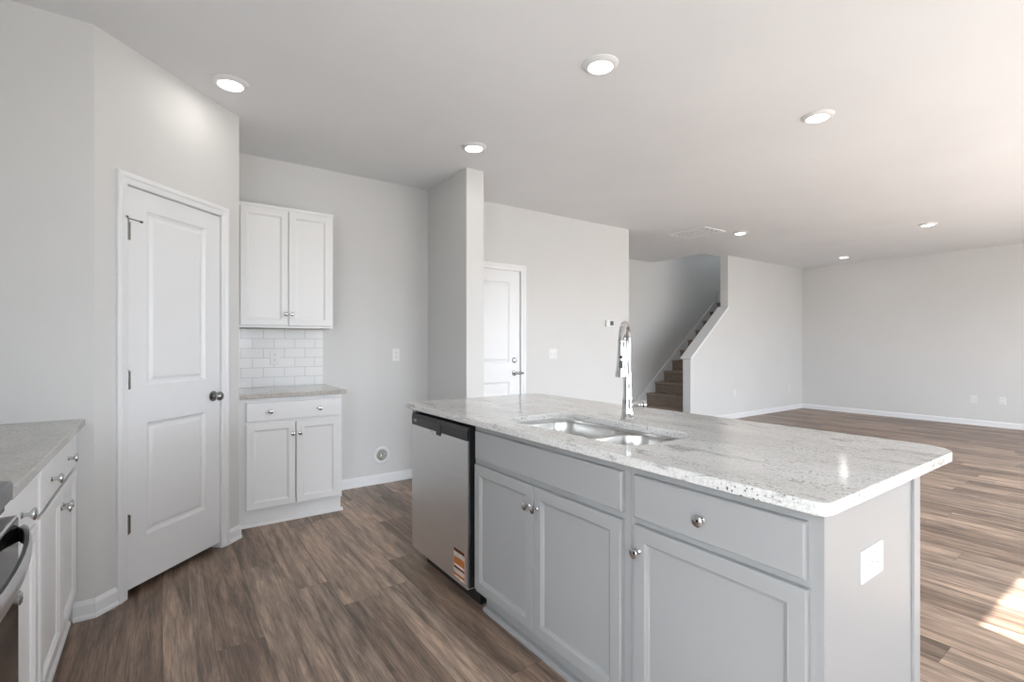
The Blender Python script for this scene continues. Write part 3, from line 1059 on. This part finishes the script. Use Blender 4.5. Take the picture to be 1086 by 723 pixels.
# ---------------------------------------------------------------- power and switch plates
def plate_builder(fr, label, cat, name, w, h, loc, kind, group=None):
    t = thing(name, loc, label, cat, group)
    m = MB(fr)
    m.rings(-w / 2, w / 2, -h / 2, h / 2, [(0, 0), (0, 0.003), (0.004, 0.0055), (0.008, 0.006)], True)
    m.build('cover_plate', M['plate'], t)
    if kind in ('outlet', 'outlet_flat'):
        for k in (-1, 1):
            m = MB(fr)
            cx, cy = (0, 0.0195 * k) if kind == 'outlet' else (0.0195 * k, 0)
            pts = []
            for i in range(24):
                an = 2 * PI * i / 24
                p, q = 0.0165 * math.cos(an), 0.0165 * math.sin(an)
                if kind == 'outlet':
                    q = max(-0.0125, min(0.0125, q))
                else:
                    p = max(-0.0125, min(0.0125, p))
                pts.append((cx + p, cy + q))
            m.prism(pts, 0.005, 0.0085, 'b')
            rc = m.build('receptacle', M['plate'], t)
            m = MB(fr)
            for sgn in (-1, 1):
                if kind == 'outlet':
                    m.box(cx - 0.0065 * sgn - 0.001, cx - 0.0065 * sgn + 0.001, 0.0084, 0.0088, cy - 0.001, cy + 0.007)
                else:
                    m.box(cx - 0.001, cx + 0.007, 0.0084, 0.0088, cy - 0.0065 * sgn - 0.001, cy - 0.0065 * sgn + 0.001)
            if kind == 'outlet':
                m.lathe([(0.0024, 0.0084), (0.0024, 0.0088)], (cx, 0, cy - 0.007), 'b', 10)
            else:
                m.lathe([(0.0024, 0.0084), (0.0024, 0.0088)], (cx - 0.007, 0, cy), 'b', 10)
            m.build('slots', M['slot'], rc)
        m = MB(fr)
        m.lathe([(0.003, 0.0055), (0.003, 0.0072), (0.001, 0.0076)], (0, 0, 0), 'b', 10)
        m.build('screw', M['plate'], t)
    elif kind == 'gang2':
        for k in (-1, 1):
            m = MB(fr)
            m.box(0.023 * k - 0.0055, 0.023 * k + 0.0055, 0.0055, 0.0085, -0.013, 0.013)
            m.prism([(0.0083, -0.003), (0.0083, 0.008), (0.016, 0.009), (0.016, 0.005)], 0.023 * k - 0.0035, 0.023 * k + 0.0035, 'a')
            m.build('toggle', M['plate'], t)
    elif kind == 'blank':
        m = MB(fr)
        m.lathe([(0.0085, 0.0055), (0.0085, 0.009), (0.0045, 0.010), (0.0045, 0.015), (0.001, 0.0155)], (0, 0, 0), 'b', 16)
        m.build('jack', M['plate'], t)
    return t
def fr_at(x, y, z, face):
    if face == '-Y':
        return lambda a, b, c: (x + a, y - b, z + c)
    if face == '-X':
        return lambda a, b, c: (x - b, y + a, z + c)
def plate(x, y, z, face, *a, **k):
    return plate_builder(fr_at(x, y, z, face), *a, loc=(x, y, z), **k)

plate(1.452, rc0, 0.709, '-Y', 'white outlet lying sideways on the near end of the grey island', 'outlet', 'wall_outlet', 0.130, 0.079, kind='outlet_flat')
plate(1.748, YB, 1.152, '-Y', 'white outlet on the bare wall of the empty refrigerator bay', 'outlet', 'wall_outlet', 0.072, 0.116, kind='outlet')
plate(3.622, YB, 1.139, '-Y', 'white double light switch on the wall right of the garage door', 'light switch', 'light_switch', 0.118, 0.116, kind='gang2')
plate(XE, 2.105, 0.392, '-X', 'white outlet low on the far living room wall, left of the pair', 'outlet', 'wall_outlet', 0.076, 0.118, kind='outlet')
plate(XE, 1.785, 0.398, '-X', 'white cable plate low on the far living room wall, right of the pair', 'wall plate', 'cable_plate', 0.076, 0.118, kind='blank')
plate(7.86, YL, 0.420, '-Y', 'white outlet low on the stair wall, close to the half wall', 'outlet', 'wall_outlet', 0.072, 0.116, kind='outlet')
plate(9.72, YL, 0.420, '-Y', 'white outlet low on the stair wall, near the far corner', 'outlet', 'wall_outlet', 0.072, 0.116, kind='outlet')

th = thing('thermostat', (4.537, YB, 1.508), 'small white thermostat with a dark screen near the end of the wall', 'thermostat')
frt = fr_at(4.537, YB, 1.508, '-Y')
m = MB(frt)
m.box(-0.066, 0.066, 0.0, 0.024, -0.041, 0.041, 0.004)
m.build('casing', M['plate'], th)
m = MB(frt)
m.box(-0.006, 0.052, 0.0235, 0.0250, -0.024, 0.030)
m.build('screen', M['screen'], th)

# round recessed supply box in the refrigerator bay
wb = thing('refrigerator_water_box', (1.614, YB, 0.252), 'round white recessed water supply box low on the wall beside the dishwasher', 'supply box')
frw = fr_at(1.614, YB, 0.252, '-Y')
m = MB(frw)
m.lathe([(0.078, 0.0), (0.077, 0.004), (0.070, 0.007), (0.056, 0.008), (0.050, 0.005), (0.049, 0.001)], (0, 0, 0), 'b', 40, False)
m.build('ring', M['plate'], wb, True)
m = MB(frw)
m.lathe([(0.0488, 0.0010), (0.0480, 0.0008), (0.001, 0.0006)], (0, 0, 0), 'b', 32, False)
m.build('recess', M['boxinside'], wb)
m = MB(frw)
m.lathe([(0.008, 0), (0.010, 0.004), (0.010, 0.05), (0.007, 0.055), (0.006, 0.064)], (-0.010, 0.011, -0.040), 'c', 14)
m.tube([(-0.010, 0.016, 0.010), (0.006, 0.019, 0.014), (0.022, 0.018, 0.010)], [0.006, 0.006, 0.008], 10)
m.build('valve', M['brass'], wb, True)

# ---------------------------------------------------------------- nook: base cabinet, worktop, splashback, wall cabinet
fr_n = lambda a, b, c: (a, 3.780 - b, c)
nb0, nb1 = 0.410, 1.103
nb = thing('base_cabinet', ((nb0 + nb1) / 2, 3.78, 0), 'white base cabinet with a wide drawer over two doors beside the pantry', 'cabinet')
m = MB(fr_n)
carcass(m, nb0, nb1, YB - 3.780 - 0.001, 0.03)
m.build('cabinet_body', M['white'], nb)
df = drawer_front(fr_n, nb, 'drawer', 0.461, 1.087, 0.722, 0.852, 0.0, M['white'])
knob(fr_n, df, 0.612, 0.020, 0.787)
knob(fr_n, df, 0.938, 0.020, 0.787)
dl = leaf(fr_n, nb, 'door', 0.461, 0.774, 0.122, 0.706, 0.0, M['white'])
dr = leaf(fr_n, nb, 'door', 0.779, 1.083, 0.122, 0.706, 0.0, M['white'])
knob(fr_n, dl, 0.752, 0.020, 0.622)
knob(fr_n, dr, 0.800, 0.020, 0.622)
m = MB(fr_n)
m.box(nb0, nb1 - 0.003, -0.040, -0.022, 0, TOE - 0.0005)
m.box(nb1 - 0.019, nb1 - 0.003, -(YB - 3.78) + 0.022, -0.0405, 0, TOE - 0.0005)
m.prism([(-0.0215, 0), (0.000, 0), (-0.001, 0.010), (-0.008, 0.019), (-0.0215, 0.022)], nb0 + 0.018, nb1 + 0.010, 'a')
m.build('toe_kick', M['white'], nb)

t = counter('nook', lambda g: rrect(0.409 - g, 1.124 + g, 3.728 - g, YB - 0.001 + g, (0.006 + g,) * 4, 4), None, M['granite_tan'])
nc = t.build('nook_worktop', M['granite_tan'])
nc['label'] = 'short tan granite worktop on the white cabinet beside the pantry'
nc['category'] = 'countertop'
m = MB()
m.box(0.406, 1.100, YB - 0.009, YB - 0.0005, CT + 0.0005, 1.3745)
bs = m.build('tile_backsplash', M['tile'])
bs['label'] = 'white subway tile backsplash between the nook worktop and the wall cabinet'
bs['category'] = 'backsplash'
plate(0.729, YB - 0.009, 1.148, '-Y', 'white outlet set in the subway tile backsplash', 'outlet', 'wall_outlet', 0.072, 0.116, kind='outlet')

fr_u = lambda a, b, c: (a, 4.02 - b, c)
uc = thing('wall_cabinet', (0.76, 4.17, 1.375), 'white two-door wall cabinet hung above the tile backsplash', 'cabinet')
m = MB(fr_u)
m.box(nb0, 1.104, -(YB - 4.02) + 0.0005, -0.019, 1.385, 2.262)
m.box(nb0, 1.104, -0.019, 0, 1.375, 2.275)
m.box(1.092, 1.104, -(YB - 4.02) + 0.0005, -0.019, 1.375, 2.2615)
m.box(nb0, 1.108, -0.02, 0.006, 2.262, 2.280, 0.001)
m.build('cabinet_body', M['white'], uc)
dl = leaf(fr_u, uc, 'door', 0.452, 0.771, 1.392, 2.250, 0.0, M['white'])
dr = leaf(fr_u, uc, 'door', 0.775, 1.086, 1.392, 2.250, 0.0, M['white'])
knob(fr_u, dl, 0.752, 0.020, 1.478)
knob(fr_u, dr, 0.795, 0.020, 1.478)

# ---------------------------------------------------------------- range run on the left
fr_l = lambda a, b, c: (-0.335 + b, a, c)
LDp = -0.335 - XW - 0.001
l0, l1 = 2.118, DY0 - 0.001
lb_ = thing('base_cabinet', (-0.335, (l0 + l1) / 2, 0), 'white base cabinet with a two-knob drawer and two doors along the left wall', 'cabinet')
m = MB(fr_l)
carcass(m, l0, l1, LDp, 0.03, mid_rail=False)
m.build('cabinet_body', M['white'], lb_)
df = drawer_front(fr_l, lb_, 'drawer', 2.138, 2.945, 0.716, 0.858, 0.0, M['white'])
knob(fr_l, df, 2.315, 0.020, 0.787, s=1.12)
knob(fr_l, df, 2.690, 0.020, 0.787, s=1.12)
dl = leaf(fr_l, lb_, 'door', 2.544, 2.945, 0.122, 0.698, 0.0, M['white'])
dr = leaf(fr_l, lb_, 'door', 2.138, 2.540, 0.122, 0.698, 0.0, M['white'])
knob(fr_l, dl, 2.568, 0.020, 0.630, s=1.12)
knob(fr_l, dr, 2.516, 0.020, 0.630, s=1.12)
m = MB(fr_l)
m.box(l0, l1, -0.040, -0.022, 0, TOE - 0.0005)
m.prism([(-0.0215, 0), (0.000, 0), (-0.001, 0.010), (-0.008, 0.019), (-0.0215, 0.022)], l0, l1 - 0.021, 'a')
m.build('toe_kick', M['white'], lb_)

k0, k1 = 1.642, 2.116
lc = thing('base_cabinet', (-0.335, (k0 + k1) / 2, 0), 'narrow white base cabinet with one drawer and one door right beside the range', 'cabinet')
m = MB(fr_l)
carcass(m, k0, k1, LDp, 0.03)
m.build('cabinet_body', M['white'], lc)
df = drawer_front(fr_l, lc, 'drawer', 1.664, 2.098, 0.712, 0.858, 0.0, M['white'])
knob(fr_l, df, 1.870, 0.020, 0.787, s=1.12)
dl = leaf(fr_l, lc, 'door', 1.664, 2.098, 0.122, 0.700, 0.0, M['white'])
knob(fr_l, dl, 1.690, 0.020, 0.630, s=1.12)
m = MB(fr_l)
m.box(k0, k1, -0.040, -0.022, 0, TOE - 0.0005)
m.prism([(-0.0215, 0), (0.000, 0), (-0.001, 0.010), (-0.008, 0.019), (-0.0215, 0.022)], k0, k1, 'a')
m.build('toe_kick', M['white'], lc)

t = counter('left', lambda g: rrect(XW + 0.001 - g, -0.288 + g, 1.641 - g, DY0 - 0.001 + g, (0.006 + g,) * 4, 4), None, M['granite_left'])
lcw = t.build('range_side_worktop', M['granite_left'])
lcw['label'] = 'taupe granite worktop on the white cabinets along the left wall'
lcw['category'] = 'countertop'

# range
r0, r1 = 0.874, 1.636
RX = -0.300          # front of the oven body
fr_r = lambda a, b, c: (RX + b, a, c)
rg = thing('range', ((XW + RX) / 2, (r0 + r1) / 2, 0), 'stainless steel range with black oven glass and a bowed handle at the left edge', 'range')
RD = RX - XW - 0.02
m = MB(fr_r)
m.box(r0 + 0.003, r1 - 0.003, -RD, -0.012, 0.03, 0.885)
m.build('oven_body', M['black'], rg)
m = MB(fr_r)
m.box(r0, r1, -RD, 0.012, 0.886, 0.934, 0.008, 3)
m.build('cooktop_frame', M['dark_steel'], rg)
m = MB(fr_r)
m.box(r0 + 0.03, r1 - 0.03, -RD + 0.06, -0.045, 0.9345, 0.938)
ck = m.build('cooktop_glass', M['blackglass'], rg)
for (yy, bb, rr) in ((r0 + 0.2, -0.17, 0.1), (r1 - 0.2, -0.17, 0.085), (r0 + 0.2, -0.43, 0.075), (r1 - 0.2, -0.43, 0.1)):
    m = MB(fr_r)
    m.lathe([(rr, 0.938), (rr, 0.9384), (rr - 0.004, 0.9384), (rr - 0.004, 0.938)], (yy, bb, 0), 'c', 40, False)
    m.build('burner_ring', M['greymark'], ck)
m = MB(fr_r)
m.prism([(-RD, 0.934), (-RD + 0.05, 0.934), (-RD + 0.035, 1.10), (-RD, 1.10)], r0, r1, 'a')
bgd = m.build('backguard', M['range_steel'], rg)
for k in range(4):
    m = MB(fr_r)
    m.lathe([(0.022, 0), (0.020, 0.022), (0.003, 0.023)], (r0 + 0.10 + 0.07 * k + (0.29 if k > 1 else 0), -RD + 0.044, 1.02), 'b', 20)
    m.build('control_knob', M['black'], bgd, True)
m = MB(fr_r)
m.box(r0 + 0.006, r1 - 0.006, -0.012, -0.002, 0.864, 0.885)
m.build('vent_trim', M['black'], rg)
m = MB(fr_r)
m.box(r0 + 0.004, r1 - 0.004, -0.011, 0.020, 0.235, 0.850, 0.003)
od = m.build('oven_door', M['range_steel'], rg)
m = MB(fr_r)
m.box(r0 + 0.012, r1 - 0.012, 0.0195, 0.0225, 0.26, 0.846, 0.001)
m.build('oven_window', M['blackglass'], od)
m = MB(fr_r)
hy0, hy1 = r0 + 0.012, r1 - 0.012
pts_o, pts_i = [], []
NH = 28
hprof = []
for i in range(NH + 1):
    u = i / NH
    bow = math.sin(PI * u) ** 0.62 * 0.046
    hprof.append((hy0 + (hy1 - hy0) * u, 0.022 + bow))
zc, hh = 0.806, 0.023
loops = []
for i, (yy, bb) in enumerate(hprof):
    th_ = 0.013
    loops.append([m.v(yy, bb, zc - hh + 0.006), m.v(yy, bb + th_ * 0.7, zc - hh), m.v(yy, bb + th_, zc - hh * 0.4), m.v(yy, bb + th_, zc + hh * 0.4), m.v(yy, bb + th_ * 0.7, zc + hh), m.v(yy, bb, zc + hh - 0.006)])
for la, lb2 in zip(loops, loops[1:]):
    for i in range(6):
        m.face([la[i], la[(i + 1) % 6], lb2[(i + 1) % 6], lb2[i]])
m.face(loops[0]); m.face(loops[-1])
m.build('handle', M['range_steel'], od, True)
m = MB(fr_r)
m.box(r0 + 0.004, r1 - 0.004, -0.011, 0.016, 0.060, 0.225, 0.003)
m.build('storage_drawer', M['range_steel'], rg)
for yy in (r0 + 0.05, r1 - 0.05):
    for bb in (-0.05, -RD + 0.05):
        m = MB(fr_r)
        m.lathe([(0.018, 0), (0.018, 0.030)], (yy, bb, 0), 'c', 14)
        m.build('foot', M['black'], rg)

# ---------------------------------------------------------------- ceiling: recessed lights and the air vent
LIGHTS = [
    (0.312, 3.185, 'round recessed ceiling light in front of the angled pantry wall'),
    (1.880, 1.850, 'large round recessed ceiling light over the middle of the island'),
    (1.896, 3.170, 'round recessed ceiling light just in front of the projecting wall end'),
    (3.450, 1.460, 'round recessed ceiling light right of the island, alone on bright ceiling'),
    (6.228, 3.579, 'small recessed ceiling light right beside the white air vent'),
    (7.667, 1.995, 'small recessed ceiling light nearest the right edge of the photo'),
    (9.372, 3.556, 'small recessed ceiling light above the far corner of the living room'),
]
first = None
def lamp(x, y, par):
    ld = bpy.data.lights.new('downlight', 'AREA')
    ld.shape = 'DISK'
    ld.size = 0.11
    ld.energy = LAMP_W
    ld.color = (1.0, 0.96, 0.90)
    lo = bpy.data.objects.new('lamp', ld)
    C.objects.link(lo)
    lo.parent = par
    lo.location = (0, 0, -0.024)
    return lo
for i, (x, y, lab) in enumerate(LIGHTS):
    if first is None:
        first = thing('recessed_light', (x, y, H), lab, 'ceiling light', 'recessed ceiling lights')
        m = MB()
        m.lathe([(0.094, 0.0), (0.094, -0.004), (0.086, -0.011), (0.074, -0.018), (0.066, -0.019), (0.064, -0.017)], (x, y, H), 'c', 40, False)
        m.build('trim_ring', M['plate'], first, True)
        m = MB()
        m.lathe([(0.0655, -0.0165), (0.062, -0.0185), (0.04, -0.020), (0.001, -0.0205)], (x, y, H), 'c', 32, False)
        m.build('lens', M['lens'], first, True)
        lamp(x, y, first)
    else:
        copy_thing(first, (x - first.location.x, y - first.location.y, 0), lab)

vx0, vx1, vy0, vy1 = 5.53, 5.99, 3.640, 4.195
av = thing('air_vent', ((vx0 + vx1) / 2, (vy0 + vy1) / 2, H), 'white rectangular air return vent with slats in the ceiling near the stairs', 'vent')
m = MB()
w = 0.035
m.box(vx0, vx0 + w, vy0, vy1, H - 0.012, H - 0.0002, 0.003)
m.box(vx1 - w, vx1, vy0, vy1, H - 0.012, H - 0.0002, 0.003)
m.box(vx0 + w, vx1 - w, vy0, vy0 + w, H - 0.012, H - 0.0002, 0.003)
m.box(vx0 + w, vx1 - w, vy1 - w, vy1, H - 0.012, H - 0.0002, 0.003)
m.build('vent_frame', M['vent'], av)
MB().box(vx0 + w, vx1 - w, vy0 + w, vy1 - w, H - 0.0022, H - 0.0004).build('vent_back', M['slot'], av)
nsl = 4
for k in range(nsl):
    xx = vx0 + w + (vx1 - vx0 - 2 * w) * (k + 0.5) / nsl
    m = MB()
    m.prism([(xx - 0.010, H - 0.0035), (xx - 0.004, H - 0.0025), (xx + 0.012, H - 0.0205), (xx + 0.006, H - 0.0215)], vy0 + w, vy1 - w, 'b')
    m.build('slat', M['vent'], av)
